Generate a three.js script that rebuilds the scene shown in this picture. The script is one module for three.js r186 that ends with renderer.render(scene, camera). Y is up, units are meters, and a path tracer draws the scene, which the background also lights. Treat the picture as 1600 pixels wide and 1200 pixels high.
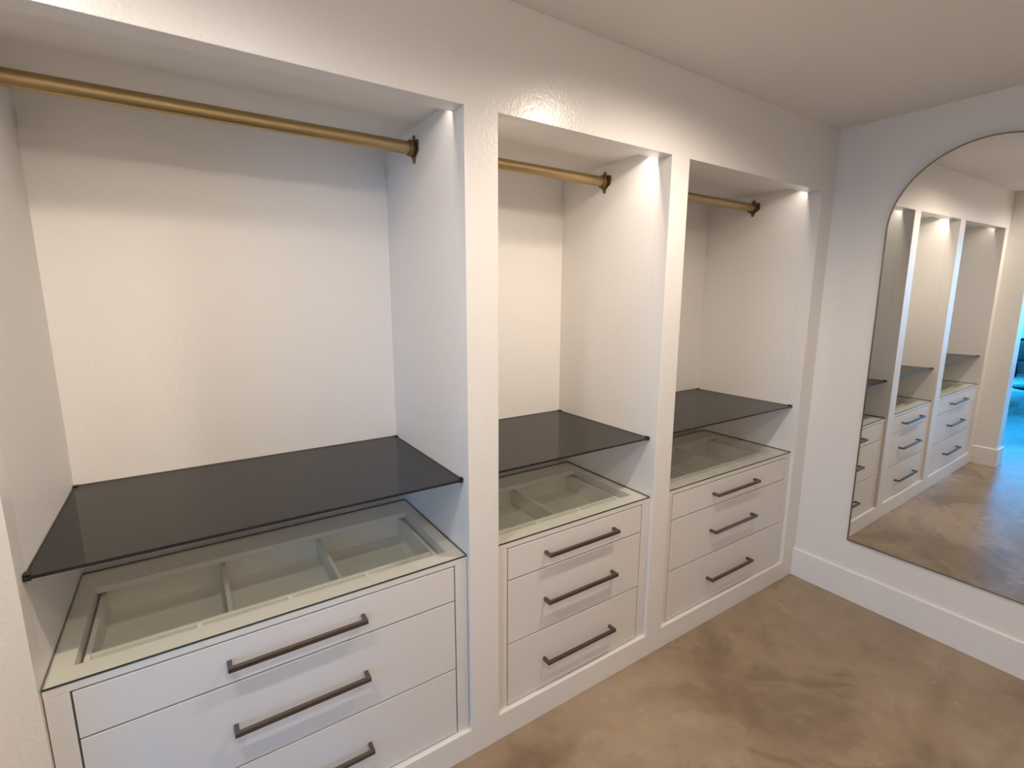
import * as THREE from 'three';
import { RoundedBoxGeometry } from 'three/addons/geometries/RoundedBoxGeometry.js';
import { mergeGeometries } from 'three/addons/utils/BufferGeometryUtils.js';
import { RectAreaLightUniformsLib } from 'three/addons/lights/RectAreaLightUniformsLib.js';

/* ------------------------------------------------------------------ camera, sky, exposure */
RectAreaLightUniformsLib.init();
const scene = new THREE.Scene();
const camera = new THREE.PerspectiveCamera(2 * Math.atan(600 / 771.34) * 180 / Math.PI, 1600 / 1200, 0.05, 80);
camera.position.set(0.3295, 1.5803, 1.3022);
camera.up.set(0.09380, 0.98459, -0.14763);
camera.lookAt(0.3295 + 0.54276, 1.5803 - 0.17488, 1.3022 - 0.82148);
scene.add(camera);

scene.background = new THREE.Color().setRGB(0.02, 0.42, 1.0);
scene.backgroundIntensity = 9;

const renderer = new THREE.WebGLRenderer({ antialias: true });
renderer.toneMapping = THREE.LinearToneMapping;
renderer.toneMappingExposure = 0.79;
renderer.shadowMap.enabled = true;
renderer.shadowMap.type = THREE.PCFSoftShadowMap;

const WARM = new THREE.Color().setRGB(1.0, 0.862, 0.725);
const NEAR_CANDELA = 6.6, FAR_CANDELA = 4.2, STRIP_RADIANCE = [50, 240, 80];
// ceiling downlights: x, z, candela, cone half angle, softness
const DOWNLIGHTS = [
  [0.04, 0.63, NEAR_CANDELA * 0.76, 1.45, 0.42, 'round white recessed downlight over the wide clothes niche nearest the doorway'],
  [1.74, 0.63, NEAR_CANDELA, 1.45, 0.42, 'round white recessed downlight over the narrow middle clothes niche'],
  [0.6, 1.44, FAR_CANDELA, 1.5, 0.2, 'round white recessed downlight behind the viewer in front of the widest niche'],
];

/* ------------------------------------------------------------------ measured layout (metres) */
const H = 2.4, XE = 3.1465, XL = -0.098, ROOM_Z = 2.07;
const NICHES = [[0, 1.0284], [1.1392, 1.9005], [2.003, 3.0256]];
const TOP = 2.0993, SOFFIT = 2.133, SILL = 0.1026, DEPTH = 0.6367, LIP = 0.067;
const SHELF_Y = 1.0052, SHELF_Z0 = -0.0321, SHELF_Z1 = -0.634;
const CAB_Z0 = -0.0172, CAB_Z1 = -0.555, CAB_TOP = 0.7516;
const CUTS = [0.7263, 0.6023, 0.353, 0.1052];

/* ------------------------------------------------------------------ noise and textures */
function rng(seed) { let s = seed >>> 0; return () => { s = (s * 1664525 + 1013904223) >>> 0; return s / 4294967296; }; }
function lattice(n, seed) { const r = rng(seed), a = new Float32Array(n * n); for (let i = 0; i < n * n; i++) a[i] = r(); return a; }
const LAT = 256, L0 = lattice(LAT, 7);
function vnoise(x, y, px, py) {           // value noise that repeats after px, py cells
  let xi = Math.floor(x), yi = Math.floor(y); const fx = x - xi, fy = y - yi;
  const u = fx * fx * fx * (fx * (fx * 6 - 15) + 10), v = fy * fy * fy * (fy * (fy * 6 - 15) + 10);
  xi = ((xi % px) + px) % px; yi = ((yi % py) + py) % py;
  const x1 = (xi + 1) % px, y1 = (yi + 1) % py;
  const a = L0[(yi & 255) * LAT + (xi & 255)], b = L0[(yi & 255) * LAT + (x1 & 255)], c = L0[(y1 & 255) * LAT + (xi & 255)], d = L0[(y1 & 255) * LAT + (x1 & 255)];
  return (a + (b - a) * u) * (1 - v) + (c + (d - c) * u) * v;
}
function fbm(x, y, p, oct, q = p) { let s = 0, a = 0.5, t = 0; for (let o = 0; o < oct; o++) { s += a * vnoise(x * p + o * 17.3, y * q + o * 9.1, p, q); t += a; a *= 0.5; p *= 2; q *= 2; } return s / t; }
function dataTex(n, fn, srgb) {
  const a = new Uint8Array(n * n * 4);
  for (let j = 0; j < n; j++) for (let i = 0; i < n; i++) { const c = fn(i / n, j / n), k = (j * n + i) * 4; a[k] = c[0]; a[k + 1] = c[1]; a[k + 2] = c[2]; a[k + 3] = 255; }
  const t = new THREE.DataTexture(a, n, n); t.wrapS = t.wrapT = THREE.RepeatWrapping; t.magFilter = THREE.LinearFilter; t.minFilter = THREE.LinearMipmapLinearFilter; t.generateMipmaps = true;
  if (srgb) t.colorSpace = THREE.SRGBColorSpace; t.needsUpdate = true; return t;
}
const clamp = (x, a, b) => Math.min(b, Math.max(a, x));
const smooth = (a, b, x) => { const t = clamp((x - a) / (b - a), 0, 1); return t * t * (3 - 2 * t); };

// troweled microcement: clouds, drifting trowel streaks and thin dark drag marks
const floorField = (u, v) => {
  const w1 = fbm(u + 0.31, v + 0.17, 5, 4) - 0.5, w2 = fbm(u + 0.77, v + 0.59, 5, 4) - 0.5;
  const a = u + w1 * 0.16, b = v + w2 * 0.16;
  const cloud = fbm(a, b, 6, 6);
  const streak = fbm(a + b * 1.0, b, 5, 5, 16);
  const fine = fbm(u, v, 60, 3);
  return { cloud, streak, fine, w1, w2, a, b };
};
const N_FLOOR = 1536;
const floorRough = new Uint8Array(N_FLOOR * N_FLOOR * 4);
const floorMap = dataTex(N_FLOOR, (u, v) => {
  const f = floorField(u, v);
  let t = 0.5 + (f.cloud - 0.5) * 1.4 + (f.streak - 0.5) * 0.95 + (f.fine - 0.5) * 0.34;
  const drag = fbm(f.a * 1 + f.b, f.b - f.a * 1, 8, 4, 40);
  t -= smooth(0.60, 0.78, drag) * smooth(0.45, 0.62, fbm(f.a + 0.1, f.b + 0.63, 6, 3)) * 0.30;
  t += (drag - 0.5) * 0.16;
  t = 0.5 + 0.5 * Math.tanh((t - 0.5) * 1.5);
  const d = [108, 90, 70], m = [146, 126, 103], l = [174, 155, 132];
  const c = t < 0.5 ? d.map((x, k) => x + (m[k] - x) * t * 2) : m.map((x, k) => x + (l[k] - x) * (t * 2 - 1));
  const k = ((Math.round(v * N_FLOOR)) * N_FLOOR + Math.round(u * N_FLOOR)) * 4;
  const r = clamp(255 * (0.24 + (f.streak - 0.5) * 0.22 + (f.fine - 0.5) * 0.06), 30, 200);
  floorRough[k] = floorRough[k + 1] = floorRough[k + 2] = r; floorRough[k + 3] = 255;
  return c;
}, true);
const floorRoughTex = new THREE.DataTexture(floorRough, N_FLOOR, N_FLOOR); floorRoughTex.wrapS = floorRoughTex.wrapT = THREE.RepeatWrapping; floorRoughTex.magFilter = THREE.LinearFilter; floorRoughTex.needsUpdate = true;
for (const t of [floorMap, floorRoughTex]) t.repeat.set(1 / 3.2, 1 / 3.2);

// roller stipple of painted plaster, with broader trowel waves
const plasterBump = dataTex(1024, (u, v) => { const s = fbm(u, v, 110, 2) * 0.55 + fbm(u + 0.3, v + 0.6, 14, 4) * 0.45; const g = clamp(s * 255, 0, 255); return [g, g, g]; }, false);
plasterBump.repeat.set(1 / 0.9, 1 / 0.9);
const brush = dataTex(256, (u, v) => { const g = 120 + 90 * (fbm(u, v, 2, 3, 90) - 0.5) * 2; return [g, g, g]; }, false);

/* ------------------------------------------------------------------ materials */
const std = (o) => new THREE.MeshStandardMaterial(o), phy = (o) => new THREE.MeshPhysicalMaterial(o);
const lin = (r, g, b) => new THREE.Color().setRGB(r, g, b);
const M = {
  wall: std({ color: lin(0.80, 0.775, 0.745), roughness: 0.28, bumpMap: plasterBump, bumpScale: 0.0008 }),
  niche: std({ color: lin(0.80, 0.775, 0.745), roughness: 0.5, bumpMap: plasterBump, bumpScale: 0.0006 }),
  ceiling: std({ color: lin(0.86, 0.825, 0.785), roughness: 0.75, bumpMap: plasterBump, bumpScale: 0.0008 }),
  patch: std({ color: lin(0.76, 0.74, 0.71), roughness: 0.7 }),
  trim: std({ color: lin(0.82, 0.80, 0.78), roughness: 0.32 }),
  cabinet: std({ color: lin(0.74, 0.71, 0.685), roughness: 0.38 }),
  tray: std({ color: lin(0.87, 0.85, 0.80), roughness: 0.5 }),
  floor: std({ color: 0xffffff, map: floorMap, roughness: 1, roughnessMap: floorRoughTex }),
  smoke: phy({ color: lin(0.40, 0.39, 0.38), roughness: 0.02, transmission: 1, thickness: 0, ior: 1.52, specularIntensity: 0.6 }),
  smokeEdge: phy({ color: lin(0.012, 0.012, 0.014), roughness: 0.12 }),
  clear: phy({ color: lin(0.985, 0.994, 0.973), roughness: 0.02, transmission: 1, thickness: 0, ior: 1.5, specularIntensity: 0.5 }),
  clearEdge: phy({ color: lin(0.035, 0.06, 0.045), roughness: 0.12 }),
  clip: std({ color: lin(0.012, 0.012, 0.013), roughness: 0.45 }),
  handle: std({ color: lin(0.19, 0.165, 0.155), metalness: 1, roughness: 0.27 }),
  gold: std({ color: lin(0.43, 0.32, 0.165), metalness: 1, roughness: 0.4 }),
  bronze: std({ color: lin(0.24, 0.175, 0.085), metalness: 1, roughness: 0.4 }),
  mirror: std({ color: lin(0.86, 0.87, 0.86), metalness: 1, roughness: 0.0 }),
  brass: std({ color: lin(0.30, 0.22, 0.12), metalness: 1, roughness: 0.35 }),
  board: std({ color: lin(0.10, 0.09, 0.08), roughness: 0.8 }),
  lampTrim: std({ color: lin(0.82, 0.80, 0.78), roughness: 0.5 }),
  lampGlow: std({ color: lin(0.8, 0.8, 0.8), roughness: 0.6, emissive: WARM, emissiveIntensity: 6 }),
  stripGlow: std({ color: lin(0.8, 0.8, 0.8), roughness: 0.6, emissive: WARM, emissiveIntensity: 6 }),
  aluminium: std({ color: lin(0.7, 0.7, 0.7), metalness: 1, roughness: 0.4 }),
  pane: phy({ color: lin(0.97, 0.98, 0.98), roughness: 0, transmission: 1, thickness: 0, ior: 1.5 }),
  concrete: std({ color: lin(0.55, 0.53, 0.5), roughness: 0.9, bumpMap: plasterBump, bumpScale: 0.003 }),
  chairDark: std({ color: lin(0.014, 0.014, 0.018), roughness: 0.45 }),
  chairCloth: std({ color: lin(0.42, 0.44, 0.45), roughness: 0.9 }),
};

/* ------------------------------------------------------------------ helpers */
const taken = new Map();
function numbered(name) { const n = taken.get(name) ?? 0; taken.set(name, n + 1); return n ? `${name}_${String(n).padStart(3, '0')}` : name; }
function boxUV(g, s = 1) {                // uv in metres from position and facing
  g = g.index ? g.toNonIndexed() : g; const p = g.attributes.position, n = g.attributes.normal, uv = new Float32Array(p.count * 2);
  for (let i = 0; i < p.count; i++) {
    const ax = Math.abs(n.getX(i)), ay = Math.abs(n.getY(i)), az = Math.abs(n.getZ(i)), x = p.getX(i), y = p.getY(i), z = p.getZ(i);
    const [a, b] = ax > ay && ax > az ? [z, y] : ay > az ? [x, z] : [x, y]; uv[2 * i] = a * s; uv[2 * i + 1] = b * s;
  }
  g.setAttribute('uv', new THREE.BufferAttribute(uv, 2)); return g;
}
function box(x0, x1, y0, y1, z0, z1, r = 0) {
  const w = x1 - x0, h = y1 - y0, d = z1 - z0;
  const g = r > 0 ? new RoundedBoxGeometry(w, h, d, 2, Math.min(r, w / 2.01, h / 2.01, d / 2.01)) : new THREE.BoxGeometry(w, h, d);
  g.translate((x0 + x1) / 2, (y0 + y1) / 2, (z0 + z1) / 2); return g;
}
const merge = (list) => mergeGeometries(list.map((g) => { g = g.index ? g.toNonIndexed() : g; g.deleteAttribute('uv'); g.clearGroups(); return g; }), false);
function extrude(shape, depth, bevel) {   // from z = 0 back to z = -depth, outline kept
  const g = new THREE.ExtrudeGeometry(shape, bevel ? { depth: depth - 2 * bevel, bevelEnabled: true, bevelThickness: bevel, bevelSize: bevel, bevelOffset: -bevel, bevelSegments: 2, curveSegments: 40 } : { depth, bevelEnabled: false, curveSegments: 40 });
  g.translate(0, 0, bevel ? -depth + bevel : -depth); return g;
}
function thing(name, label, category, at, group) {
  const o = new THREE.Group(); o.name = numbered(name); o.position.set(...at); o.userData = { label, category }; if (group) o.userData.group = group; scene.add(o); return o;
}
function place(o) { const p = new THREE.Vector3(); for (let q = o; q && q !== scene; q = q.parent) p.add(q.position); return p; }
function part(name, geo, mat, parent, label) {   // geo in world coordinates, parent turned nowhere
  const p = place(parent); geo = geo.clone(); geo.translate(-p.x, -p.y, -p.z);
  const m = new THREE.Mesh(geo, mat); m.name = name; m.castShadow = m.receiveShadow = true; if (label) m.userData.label = label; parent.add(m); return m;
}
function struct(name, label, geo, mat) {
  const m = new THREE.Mesh(boxUV(geo), mat); m.name = name; m.castShadow = m.receiveShadow = true; m.userData = { label, category: name.split('_')[0], kind: 'structure' }; scene.add(m); return m;
}
function structGroup(name, label) { const g = new THREE.Group(); g.name = name; g.userData = { label, category: name.split('_')[0], kind: 'structure' }; scene.add(g); return g; }
const rect = (S, x0, x1, y0, y1) => { const p = new S(); p.moveTo(x0, y0); p.lineTo(x1, y0); p.lineTo(x1, y1); p.lineTo(x0, y1); p.closePath(); return p; };

/* ------------------------------------------------------------------ the closet shell */
const FAR_X = -6.6, LOUNGE_Z0 = -2.2, LOUNGE_Z1 = 2.8, RET = -0.262, DOOR_Z0 = 0.16, DOOR_Z1 = 0.92, DOOR_H = 2.1;
struct('floor', 'glossy brown troweled microcement floor with cloudy patches running through the closet', box(FAR_X - 0.1, XE + 0.1, -0.1, 0, LOUNGE_Z0 - 0.1, LOUNGE_Z1 + 0.1), M.floor);
struct('ceiling', 'flat matte off-white ceiling above the three clothes niches', box(RET, XE + 0.1, H, H + 0.1, -0.75, ROOM_Z + 0.1), M.ceiling);

const back = structGroup('wall_back', 'white plastered wall with three recessed clothes niches');
{
  const s = rect(THREE.Shape, RET + 0.164, XE + 0.1, 0, H);
  for (const [a, b] of NICHES) s.holes.push(rect(THREE.Path, a, b, SILL, TOP));
  part('face_panel', boxUV(extrude(s, LIP, 0.0016)), M.wall, back);
  for (const [a, b] of NICHES) {
    part('niche_side_panel', boxUV(box(a - 0.045, a, 0.0, SOFFIT + 0.03, -DEPTH - 0.03, -LIP)), M.niche, back);
    part('niche_side_panel', boxUV(box(b, b + 0.045, 0.0, SOFFIT + 0.03, -DEPTH - 0.03, -LIP)), M.niche, back);
    part('niche_back_panel', boxUV(box(a, b, 0.0, SOFFIT + 0.03, -DEPTH - 0.03, -DEPTH)), M.niche, back);
    part('niche_soffit', boxUV(box(a, b, SOFFIT, SOFFIT + 0.03, -DEPTH, -LIP)), M.niche, back);
    part('niche_floor', boxUV(box(a, b, SILL - 0.02, SILL, -DEPTH, -LIP)), M.niche, back);
    // filled patches where an old hanging cleat was cut away, in both back corners
    for (const [x, d] of [[a, 1], [b, -1]]) {
      const x0 = Math.min(x + d * 0.004, x + d * 0.052), x1 = Math.max(x + d * 0.004, x + d * 0.052);
      part('filled_patch', box(x0, x1, 2.030, 2.076, -DEPTH, -DEPTH + 0.0022, 0.0008), M.niche, back);
      part('filled_patch', box(Math.min(x, x + d * 0.0022), Math.max(x, x + d * 0.0022), 2.024, 2.072, -DEPTH + 0.004, -DEPTH + 0.027, 0.0008), M.niche, back);
    }
  }
}
struct('wall_right', 'plain white end wall that carries the arched mirror', box(XE, XE + 0.1, 0, H, -0.75, ROOM_Z + 0.1), M.wall);
struct('wall_front', 'plain white wall opposite the clothes niches', box(RET, XE, 0, H, ROOM_Z, ROOM_Z + 0.1), M.wall);
{
  // wall beside the wide niche with the doorway to the bright room
  const s = new THREE.Shape(); s.moveTo(-ROOM_Z, 0); s.lineTo(-DOOR_Z1, 0); s.lineTo(-DOOR_Z1, DOOR_H); s.lineTo(-DOOR_Z0, DOOR_H); s.lineTo(-DOOR_Z0, 0); s.lineTo(0.7, 0); s.lineTo(0.7, H); s.lineTo(-ROOM_Z, H); s.closePath();
  const g = extrude(s, XL - RET, 0.0016); g.rotateY(Math.PI / 2);   // x -> -z
  g.translate(XL, 0, 0);
  struct('wall_left', 'short white return wall with the doorway to the blue-lit room', g, M.wall);
}
function baseProfile() { const p = new THREE.Shape(); p.moveTo(0, 0); p.lineTo(0.016, 0); p.lineTo(0.016, 0.157); p.lineTo(0.0125, 0.1605); p.lineTo(0.009, 0.163); p.lineTo(0, 0.163); p.closePath(); return p; }
function baseboard(len) { return new THREE.ExtrudeGeometry(baseProfile(), { depth: len, bevelEnabled: false }); } // profile out along +x, length along +z
{
  const r = baseboard(ROOM_Z); r.rotateY(Math.PI); r.translate(XE, 0, ROOM_Z);
  struct('baseboard_right', 'tall white baseboard with a bevelled top under the arched mirror', r, M.trim);
  const a = baseboard(DOOR_Z0 + 0.0155); a.translate(XL, 0, 0.0005);
  const b = baseboard(XL - RET); b.rotateY(-Math.PI / 2); b.translate(XL, 0, DOOR_Z0);
  struct('baseboard_left', 'tall white baseboard wrapping the end of the return wall', mergeGeometries([a, b].map((g) => (g.index ? g.toNonIndexed() : g))), M.trim);
}

/* ------------------------------------------------------------------ the bright room beyond the doorway */
struct('ceiling_lounge', 'flat ceiling of the blue-lit room beyond the doorway', box(FAR_X - 0.1, RET, H + 0.3, H + 0.4, LOUNGE_Z0 - 0.1, LOUNGE_Z1 + 0.1), M.ceiling);
struct('wall_lounge_back', 'white back wall of the blue-lit room beyond the doorway', box(FAR_X, RET, 0, H + 0.3, LOUNGE_Z0 - 0.1, LOUNGE_Z0), M.wall);
{
  const s = rect(THREE.Shape, -LOUNGE_Z1, -ROOM_Z - 0.05, 0, H + 0.3), t = rect(THREE.Shape, 0.7, -LOUNGE_Z0, 0, H + 0.3), u = rect(THREE.Shape, -ROOM_Z - 0.05, 0.7, H, H + 0.3);
  const g = mergeGeometries([s, t, u].map((q) => { const e = extrude(q, 0.1, 0); return e.index ? e.toNonIndexed() : e; })); g.rotateY(Math.PI / 2); g.translate(RET, 0, 0);
  struct('wall_lounge_right', 'white wall of the blue-lit room around the closet doorway', g, M.wall);
  const w = rect(THREE.Shape, -LOUNGE_Z1, -LOUNGE_Z0, 0, H + 0.3); w.holes.push(rect(THREE.Path, -2.6, 1.6, 0.06, 2.45));
  const wg = extrude(w, 0.1, 0); wg.rotateY(Math.PI / 2); wg.translate(FAR_X, 0, 0);
  struct('wall_lounge_left', 'white far wall around the wide window of the blue-lit room', wg, M.wall);
  const f = rect(THREE.Shape, FAR_X, RET, 0, H + 0.3); f.holes.push(rect(THREE.Path, -4.2, -1.9, 0.06, 2.45));
  const fg = extrude(f, 0.1, 0); fg.translate(0, 0, LOUNGE_Z1 + 0.1);
  struct('wall_lounge_front', 'white front wall around the second window of the blue-lit room', fg, M.wall);
  const glaze = (name, label, a0, a1, put) => {     // built along x at z = 0, then put in its wall
    const win = structGroup(name, label), y0 = 0.06, y1 = 2.45, t = 0.06, b = [box(a0, a1, y0, y0 + t, -0.03, 0.03), box(a0, a1, y1 - t, y1, -0.03, 0.03)];
    for (let k = 0; k <= 3; k++) { const a = a0 + (a1 - a0 - t) * k / 3; b.push(box(a, a + t, y0 + t, y1 - t, -0.03, 0.03)); }
    part('window_frame', put(merge(b)), M.trim, win);
    for (let k = 0; k < 3; k++) { const a = a0 + (a1 - a0 - t) * k / 3 + t, c = a0 + (a1 - a0 - t) * (k + 1) / 3, g = new THREE.PlaneGeometry(c - a, y1 - y0 - 2 * t); g.translate((a + c) / 2, (y0 + y1) / 2, 0); part('window_pane', put(g), M.pane, win); }
  };
  glaze('window_1', 'wide glazed window at the far end of the blue-lit room', -2.6, 1.6, (g) => { g.rotateY(Math.PI / 2); g.translate(FAR_X - 0.05, 0, 0); return g; });
  glaze('window_2', 'second glazed window at the side of the blue-lit room', -4.2, -1.9, (g) => { g.translate(0, 0, LOUNGE_Z1 + 0.05); return g; });
  struct('terrace', 'pale concrete terrace outside the wide window', merge([box(FAR_X - 9, FAR_X - 0.1, -0.2, -0.02, -8, 12), box(FAR_X - 0.1, XE, -0.2, -0.02, LOUNGE_Z1 + 0.1, 12)]), M.concrete);
}

/* ------------------------------------------------------------------ ceiling downlights and hidden strips */
DOWNLIGHTS.forEach(([x, z, cd, angle, soft, label]) => {
  const o = thing('downlight', label, 'lamp', [x, H, z]);
  const ring = new THREE.LatheGeometry([[0.046, 0], [0.046, -0.003], [0.050, -0.006], [0.062, -0.005], [0.066, -0.002], [0.066, 0]].map((p) => new THREE.Vector2(...p)), 48); ring.translate(x, H, z);
  part('trim_ring', ring, M.lampTrim, o);
  const lens = new THREE.CylinderGeometry(0.046, 0.046, 0.002, 40); lens.translate(x, H - 0.0012, z);
  part('lens', lens, M.lampGlow, o);
  const l = new THREE.SpotLight(WARM, cd, 0, angle, soft, 2); l.position.set(x, H - 0.012, z); l.target.position.set(x, 0, z); l.castShadow = true; l.shadow.radius = z < 1 ? 2.3 : 1.3; l.shadow.mapSize.set(2048, 2048); l.shadow.bias = -0.0005;
  scene.add(l, l.target);
});
const PLACE = ['wide niche nearest the doorway', 'narrow middle niche', 'niche beside the arched mirror'];
NICHES.forEach(([a, b], i) => {
  const x0 = a + 0.004, x1 = b - 0.004;
  const o = thing('strip_light', `slim light strip hidden behind the header of the ${PLACE[i]}`, 'lamp', [(a + b) / 2, SOFFIT, -0.08]);
  part('channel', merge([box(x0, x1, SOFFIT - 0.004, SOFFIT - 0.0005, -0.099, -0.0685), box(x0, x1, SOFFIT - 0.030, SOFFIT - 0.004, -0.0705, -0.0685), box(x0, x1, SOFFIT - 0.0135, SOFFIT - 0.004, -0.099, -0.097)]), M.aluminium, o);
  part('diffuser', box(x0, x1, SOFFIT - 0.006, SOFFIT - 0.004, -0.0765, -0.0715), M.stripGlow, o);
  const l = new THREE.RectAreaLight(WARM, STRIP_RADIANCE[i], x1 - x0, 0.005); l.position.set((a + b) / 2, SOFFIT - 0.0065, -0.074); l.lookAt((a + b) / 2, 0, -0.074); scene.add(l);
});

/* ------------------------------------------------------------------ clothes rods */
function rod([a, b], label) {
  const y = 2.066, z = -0.353, o = thing('clothes_rod', label, 'rod', [(a + b) / 2, y, z], 'brass clothes rods across the niches');
  const tube = new THREE.CylinderGeometry(0.0203, 0.0203, b - a - 0.008, 48, 1, true); tube.rotateZ(Math.PI / 2); tube.translate((a + b) / 2, y, z);
  part('tube', tube, M.gold, o);
  for (const [x, d] of [[a, 1], [b, -1]]) {
    // oval wall plate with a short tab above and a longer one below, a cup for the rod, two screws
    const s = new THREE.Shape(); s.moveTo(-0.0085, 0.033);
    s.absarc(0, 0.033, 0.0085, Math.PI, 0, true); s.bezierCurveTo(0.0085, 0.026, 0.016, 0.0235, 0.030, 0.0225); s.quadraticCurveTo(0.0385, 0.0215, 0.0385, 0.013); s.lineTo(0.0385, -0.009);
    s.bezierCurveTo(0.0385, -0.020, 0.0085, -0.022, 0.0085, -0.0395); s.absarc(0, -0.0395, 0.0085, 0, -Math.PI, true); s.bezierCurveTo(-0.0085, -0.022, -0.0385, -0.020, -0.0385, -0.009);
    s.lineTo(-0.0385, 0.013); s.quadraticCurveTo(-0.0385, 0.0215, -0.030, 0.0225); s.bezierCurveTo(-0.016, 0.0235, -0.0085, 0.026, -0.0085, 0.033);
    const plate = extrude(s, 0.004, 0.0008); plate.translate(0, 0, 0.004); plate.rotateY(d * Math.PI / 2); plate.translate(x + d * 0.0004, y, z);
    const cup = new THREE.LatheGeometry([[0.0206, 0.004], [0.0206, 0.021], [0.0225, 0.0225], [0.0252, 0.0215], [0.026, 0.018], [0.026, 0.0045], [0.0206, 0.004]].map((p) => new THREE.Vector2(...p)), 48); cup.rotateZ(-d * Math.PI / 2); cup.translate(x, y, z);
    const f = part('flange', merge([plate, cup]), M.bronze, o);
    for (const dy of [0.033, -0.0395]) { const sc = new THREE.SphereGeometry(0.0042, 16, 8, 0, Math.PI * 2, 0, Math.PI / 2); sc.scale(1, 0.5, 1); sc.rotateZ(-d * Math.PI / 2); sc.translate(x + d * 0.0043, y + dy, z); part('screw', sc, M.brass, f); }
  }
}
rod(NICHES[0], 'brushed brass clothes rod across the wide niche nearest the doorway');
rod(NICHES[1], 'brushed brass clothes rod across the narrow middle niche');
rod(NICHES[2], 'brushed brass clothes rod across the niche beside the arched mirror');

/* ------------------------------------------------------------------ smoked glass shelves */
function slab(x0, x1, y0, y1, z0, z1, face, edge, name, parent) {
  const g = box(x0, x1, y0, y1, z0, z1); return part(name, g, [edge, edge, face, face, edge, edge], parent);
}
function shelf([a, b], label) {
  const t = 0.0075, o = thing('glass_shelf', label, 'shelf', [(a + b) / 2, SHELF_Y - t, -0.33], 'smoked glass shelves in the niches');
  const x0 = a + 0.003, x1 = b - 0.003, y1 = SHELF_Y, y0 = SHELF_Y - t;
  slab(x0, x1, y0, y1, SHELF_Z1, SHELF_Z0, M.smoke, M.smokeEdge, 'pane', o);
  for (const [x, d] of [[a, 1], [b, -1]]) for (const z of [SHELF_Z0 - 0.013, SHELF_Z1 + 0.013]) {
    const w = 0.013, lo = Math.min(x + d * 0.0004, x + d * w), hi = Math.max(x + d * 0.0004, x + d * w), wl = Math.min(x + d * 0.0004, x + d * 0.0026), wh = Math.max(x + d * 0.0004, x + d * 0.0026);
    part('shelf_clip', merge([box(lo, hi, y1 + 0.0002, y1 + 0.003, z - 0.009, z + 0.009, 0.0008), box(lo, hi, y0 - 0.005, y0 - 0.0002, z - 0.009, z + 0.009, 0.0008), box(wl, wh, y0 - 0.005, y1 + 0.003, z - 0.009, z + 0.009, 0.0005)]), M.clip, o);
  }
}
shelf(NICHES[0], 'long smoked grey glass shelf in the wide niche nearest the doorway');
shelf(NICHES[1], 'short smoked grey glass shelf in the narrow middle niche');
shelf(NICHES[2], 'smoked grey glass shelf in the niche beside the arched mirror');

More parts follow.
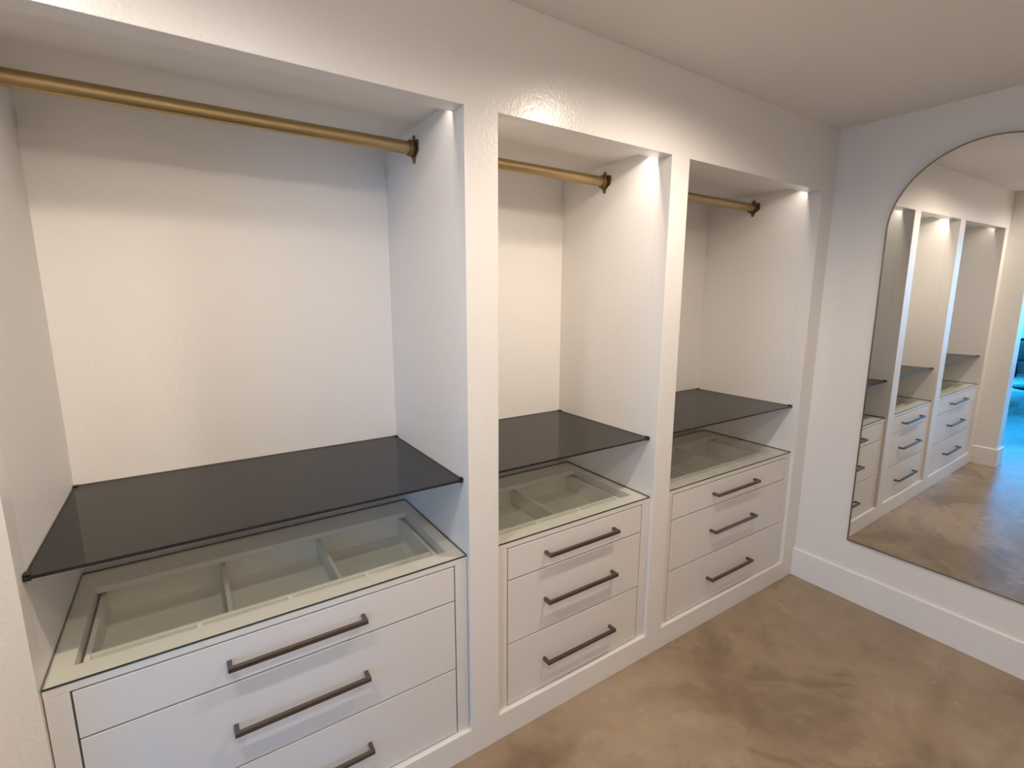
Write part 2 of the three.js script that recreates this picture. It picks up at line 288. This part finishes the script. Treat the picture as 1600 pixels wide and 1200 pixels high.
/* ------------------------------------------------------------------ drawer cabinets with glass tops */
function handleGeo(xc, y, len, zf) {      // U-shaped square bar pull standing off the drawer front
  const h = len / 2, out = 0.0372, w = 0.0115, s = new THREE.Shape(), c = 0.003;
  s.moveTo(-h, 0); s.lineTo(-h, -out + c); s.quadraticCurveTo(-h, -out, -h + c, -out); s.lineTo(h - c, -out); s.quadraticCurveTo(h, -out, h, -out + c); s.lineTo(h, 0); s.lineTo(h - w, 0); s.lineTo(h - w, -out + w); s.lineTo(-h + w, -out + w); s.lineTo(-h + w, 0); s.closePath();
  const g = extrude(s, 0.0128, 0.0012); g.translate(0, 0, 0.0064); g.rotateX(-Math.PI / 2); g.translate(xc, y, zf); return g;
}
function cabinet([a, b], label, cells) {
  const x0 = a + 0.002, x1 = b - 0.002, S = 0.0425, xc = (a + b) / 2, zf = CAB_Z0, zb = CAB_Z1, glass = 0.006, deck = CAB_TOP - glass, deck0 = CUTS[0] + 0.0006;
  const o = thing('drawer_cabinet', label, 'cabinet', [xc, SILL, (zf + zb) / 2], 'white drawer cabinets with glass tops');
  // carcass
  for (const [p, q] of [[x0, x0 + S], [x1 - S, x1]]) part('side_panel', boxUV(box(p, q, SILL + 0.0006, deck0 - 0.0008, zb, zf, 0.0012)), M.cabinet, o);
  part('back_panel', box(x0 + S, x1 - S, SILL + 0.0006, deck0 - 0.0008, zb, zb + 0.012), M.cabinet, o);
  part('bottom_panel', box(x0 + S, x1 - S, SILL + 0.0006, SILL + 0.0018, zb + 0.012, zf - 0.024), M.cabinet, o);
  // top frame with a window over the trays
  const ox0 = a + 0.0455, ox1 = b - 0.0455, oz0 = -0.444, oz1 = -0.083;
  const s = rect(THREE.Shape, x0, x1, -zf, -zb); s.holes.push(rect(THREE.Path, ox0, ox1, -oz1, -oz0));
  const fr = extrude(s, deck - deck0, 0.0008); fr.rotateX(-Math.PI / 2); fr.translate(0, deck, 0);
  part('top_frame', boxUV(fr), M.cabinet, o);
  slab(x0, x1, deck + 0.0004, CAB_TOP, zb, zf + 0.0008, M.clear, M.clearEdge, 'glass_top', o);
  // drawers
  for (let k = 0; k < 3; k++) {
    const y1 = CUTS[k] - (k ? 0.0026 : 0.0042), y0 = CUTS[k + 1] + 0.0026;
    const d = part('drawer', box(x0 + S + 0.004, x1 - S - 0.0045, y0, y1, zf - 0.019, zf, 0.0009), M.cabinet, o);
    part('handle', handleGeo(xc, (CUTS[k] + CUTS[k + 1]) / 2, 0.3505, zf), M.handle, d, 'dark gunmetal square bar pull');
    if (k) continue;
    // divided jewellery tray of the top drawer
    const tx0 = x0 + S + 0.006, tx1 = x1 - S - 0.006, tz0 = -0.502, tz1 = zf - 0.0195, ty = 0.7105, fy = 0.636, w = 0.012, cut = -0.172;
    const tray = [box(tx0, tx0 + w, fy - 0.006, ty, tz0, tz1), box(tx1 - w, tx1, fy - 0.006, ty, tz0, tz1), box(tx0 + w, tx1 - w, fy - 0.006, ty, tz0, tz0 + w), box(tx0 + w, tx1 - w, fy - 0.006, fy, tz0 + w, tz1), box(tx0 + w, tx1 - w, fy, ty, tz1 - w, tz1)];
    part('tray', merge(tray), M.tray, d);
    const ix0 = tx0 + w, ix1 = tx1 - w;
    part('tray_divider', box(ix0, ix1, fy, ty - 0.003, cut - w / 2, cut + w / 2, 0.001), M.tray, d);
    for (let c = 1; c < cells; c++) { const x = ix0 + (ix1 - ix0) * c / cells; part('tray_divider', box(x - w / 2, x + w / 2, fy, ty - 0.003, tz0 + w, cut - w / 2, 0.001), M.tray, d); }
    for (let c = 1; c <= cells; c++) { const x = ix0 + (ix1 - ix0) * c / (cells + 1); part('tray_divider', box(x - w / 2, x + w / 2, fy, ty - 0.003, cut + w / 2, tz1 - w, 0.001), M.tray, d); }
  }
}
cabinet(NICHES[0], 'white three-drawer cabinet with a long glass top in the wide niche nearest the doorway', 3);
cabinet(NICHES[1], 'narrow white three-drawer cabinet with a glass top in the middle niche', 2);
cabinet(NICHES[2], 'white three-drawer cabinet with a glass top in the niche beside the arched mirror', 3);

/* ------------------------------------------------------------------ arched mirror */
{
  const o = thing('arched_mirror', 'tall arched mirror with a thin brass rim on the white end wall', 'mirror', [XE - 0.0028, 0.324, 0.6]);
  const n = new THREE.Vector3(-1, -0.0103, 0.0042).normalize();
  const zA = new THREE.Vector3().copy(n), yA = new THREE.Vector3(0, 1, 0).addScaledVector(n, -n.y).normalize(), xA = new THREE.Vector3().crossVectors(yA, zA);
  o.quaternion.setFromRotationMatrix(new THREE.Matrix4().makeBasis(xA, yA, zA));
  // local: x across, y up, z out of the glass; glass face on the measured plane
  const px = XE - 0.0028, face = (px - (3.1289 + (-0.0103) * (0.324 - 1) + 0.0042 * (0.6 - 0.3)));
  const R = 0.341, base = 0, spring = 1.8868 - 0.324;
  const arch = (S, r, y0) => { const s = new S(); s.moveTo(-r, y0); s.lineTo(r, y0); s.lineTo(r, spring); s.absarc(0, spring, r, 0, Math.PI, false); s.lineTo(-r, y0); return s; };
  const rim = arch(THREE.Shape, R, base); rim.holes.push(arch(THREE.Path, R - 0.0055, base + 0.0055));
  const add = (name, g, m) => { const k = new THREE.Mesh(g, m); k.name = name; k.castShadow = k.receiveShadow = true; o.add(k); return k; };
  const r1 = extrude(rim, face + 0.003, 0.0008); r1.translate(0, 0, face + 0.003);
  add('rim', r1, M.brass);
  const gl = extrude(arch(THREE.Shape, R - 0.0058, base + 0.0058), 0.003, 0); gl.translate(0, 0, face); add('mirror_glass', gl, M.mirror);
  const bk = extrude(arch(THREE.Shape, R - 0.0058, base + 0.0058), 0.003, 0); bk.translate(0, 0, face - 0.0035); add('backing_board', bk, M.board);
}

/* ------------------------------------------------------------------ lounge chair in the bright room (seen in the mirror) */
{
  const X = -5.2, Z = -0.47, o = thing('lounge_chair', 'dark shell lounge chair with pale cushions in the blue-lit room', 'chair', [X, 0, Z]);
  const R = 0.40, r = 0.355, s = new THREE.Shape(), open = 0.72;         // shell open towards the closet
  s.absarc(0, 0, R, open, Math.PI * 2 - open, false); s.absarc(0, 0, r, Math.PI * 2 - open, open, true); s.closePath();
  const sh = extrude(s, 0.52, 0.012); sh.rotateX(-Math.PI / 2);
  const p = sh.attributes.position; for (let k = 0; k < p.count; k++) { const t = (p.getY(k) + 0.52) / 0.52, f = 0.84 + 0.16 * t, rise = 0.10 * Math.max(0, -p.getX(k) / R) * t; p.setXYZ(k, p.getX(k) * f, p.getY(k) + rise, p.getZ(k) * f); }
  sh.computeVertexNormals(); sh.translate(X, 0.70, Z); part('shell', sh, M.chairDark, o);
  const seat = new THREE.CylinderGeometry(0.325, 0.30, 0.17, 48); seat.translate(X, 0.325, Z); part('seat_cushion', seat, M.chairCloth, o);
  const bc = new THREE.Shape(); bc.absarc(0, 0, 0.35, 1.6, Math.PI * 2 - 1.6, false); bc.absarc(0, 0, 0.25, Math.PI * 2 - 1.6, 1.6, true); bc.closePath();
  const bg = extrude(bc, 0.30, 0.02); bg.rotateX(-Math.PI / 2); bg.translate(X, 0.72, Z); part('back_cushion', bg, M.chairCloth, o);
  const post = new THREE.CylinderGeometry(0.03, 0.03, 0.20, 24); post.translate(X, 0.13, Z); part('post', post, M.aluminium, o);
  const foot = new THREE.LatheGeometry([[0.0, 0.0], [0.27, 0.0], [0.275, 0.008], [0.26, 0.018], [0.06, 0.034], [0, 0.034]].map((q) => new THREE.Vector2(...q)), 56); foot.translate(X, 0, Z); part('round_base', foot, M.chairDark, o);
}

renderer.render(scene, camera);
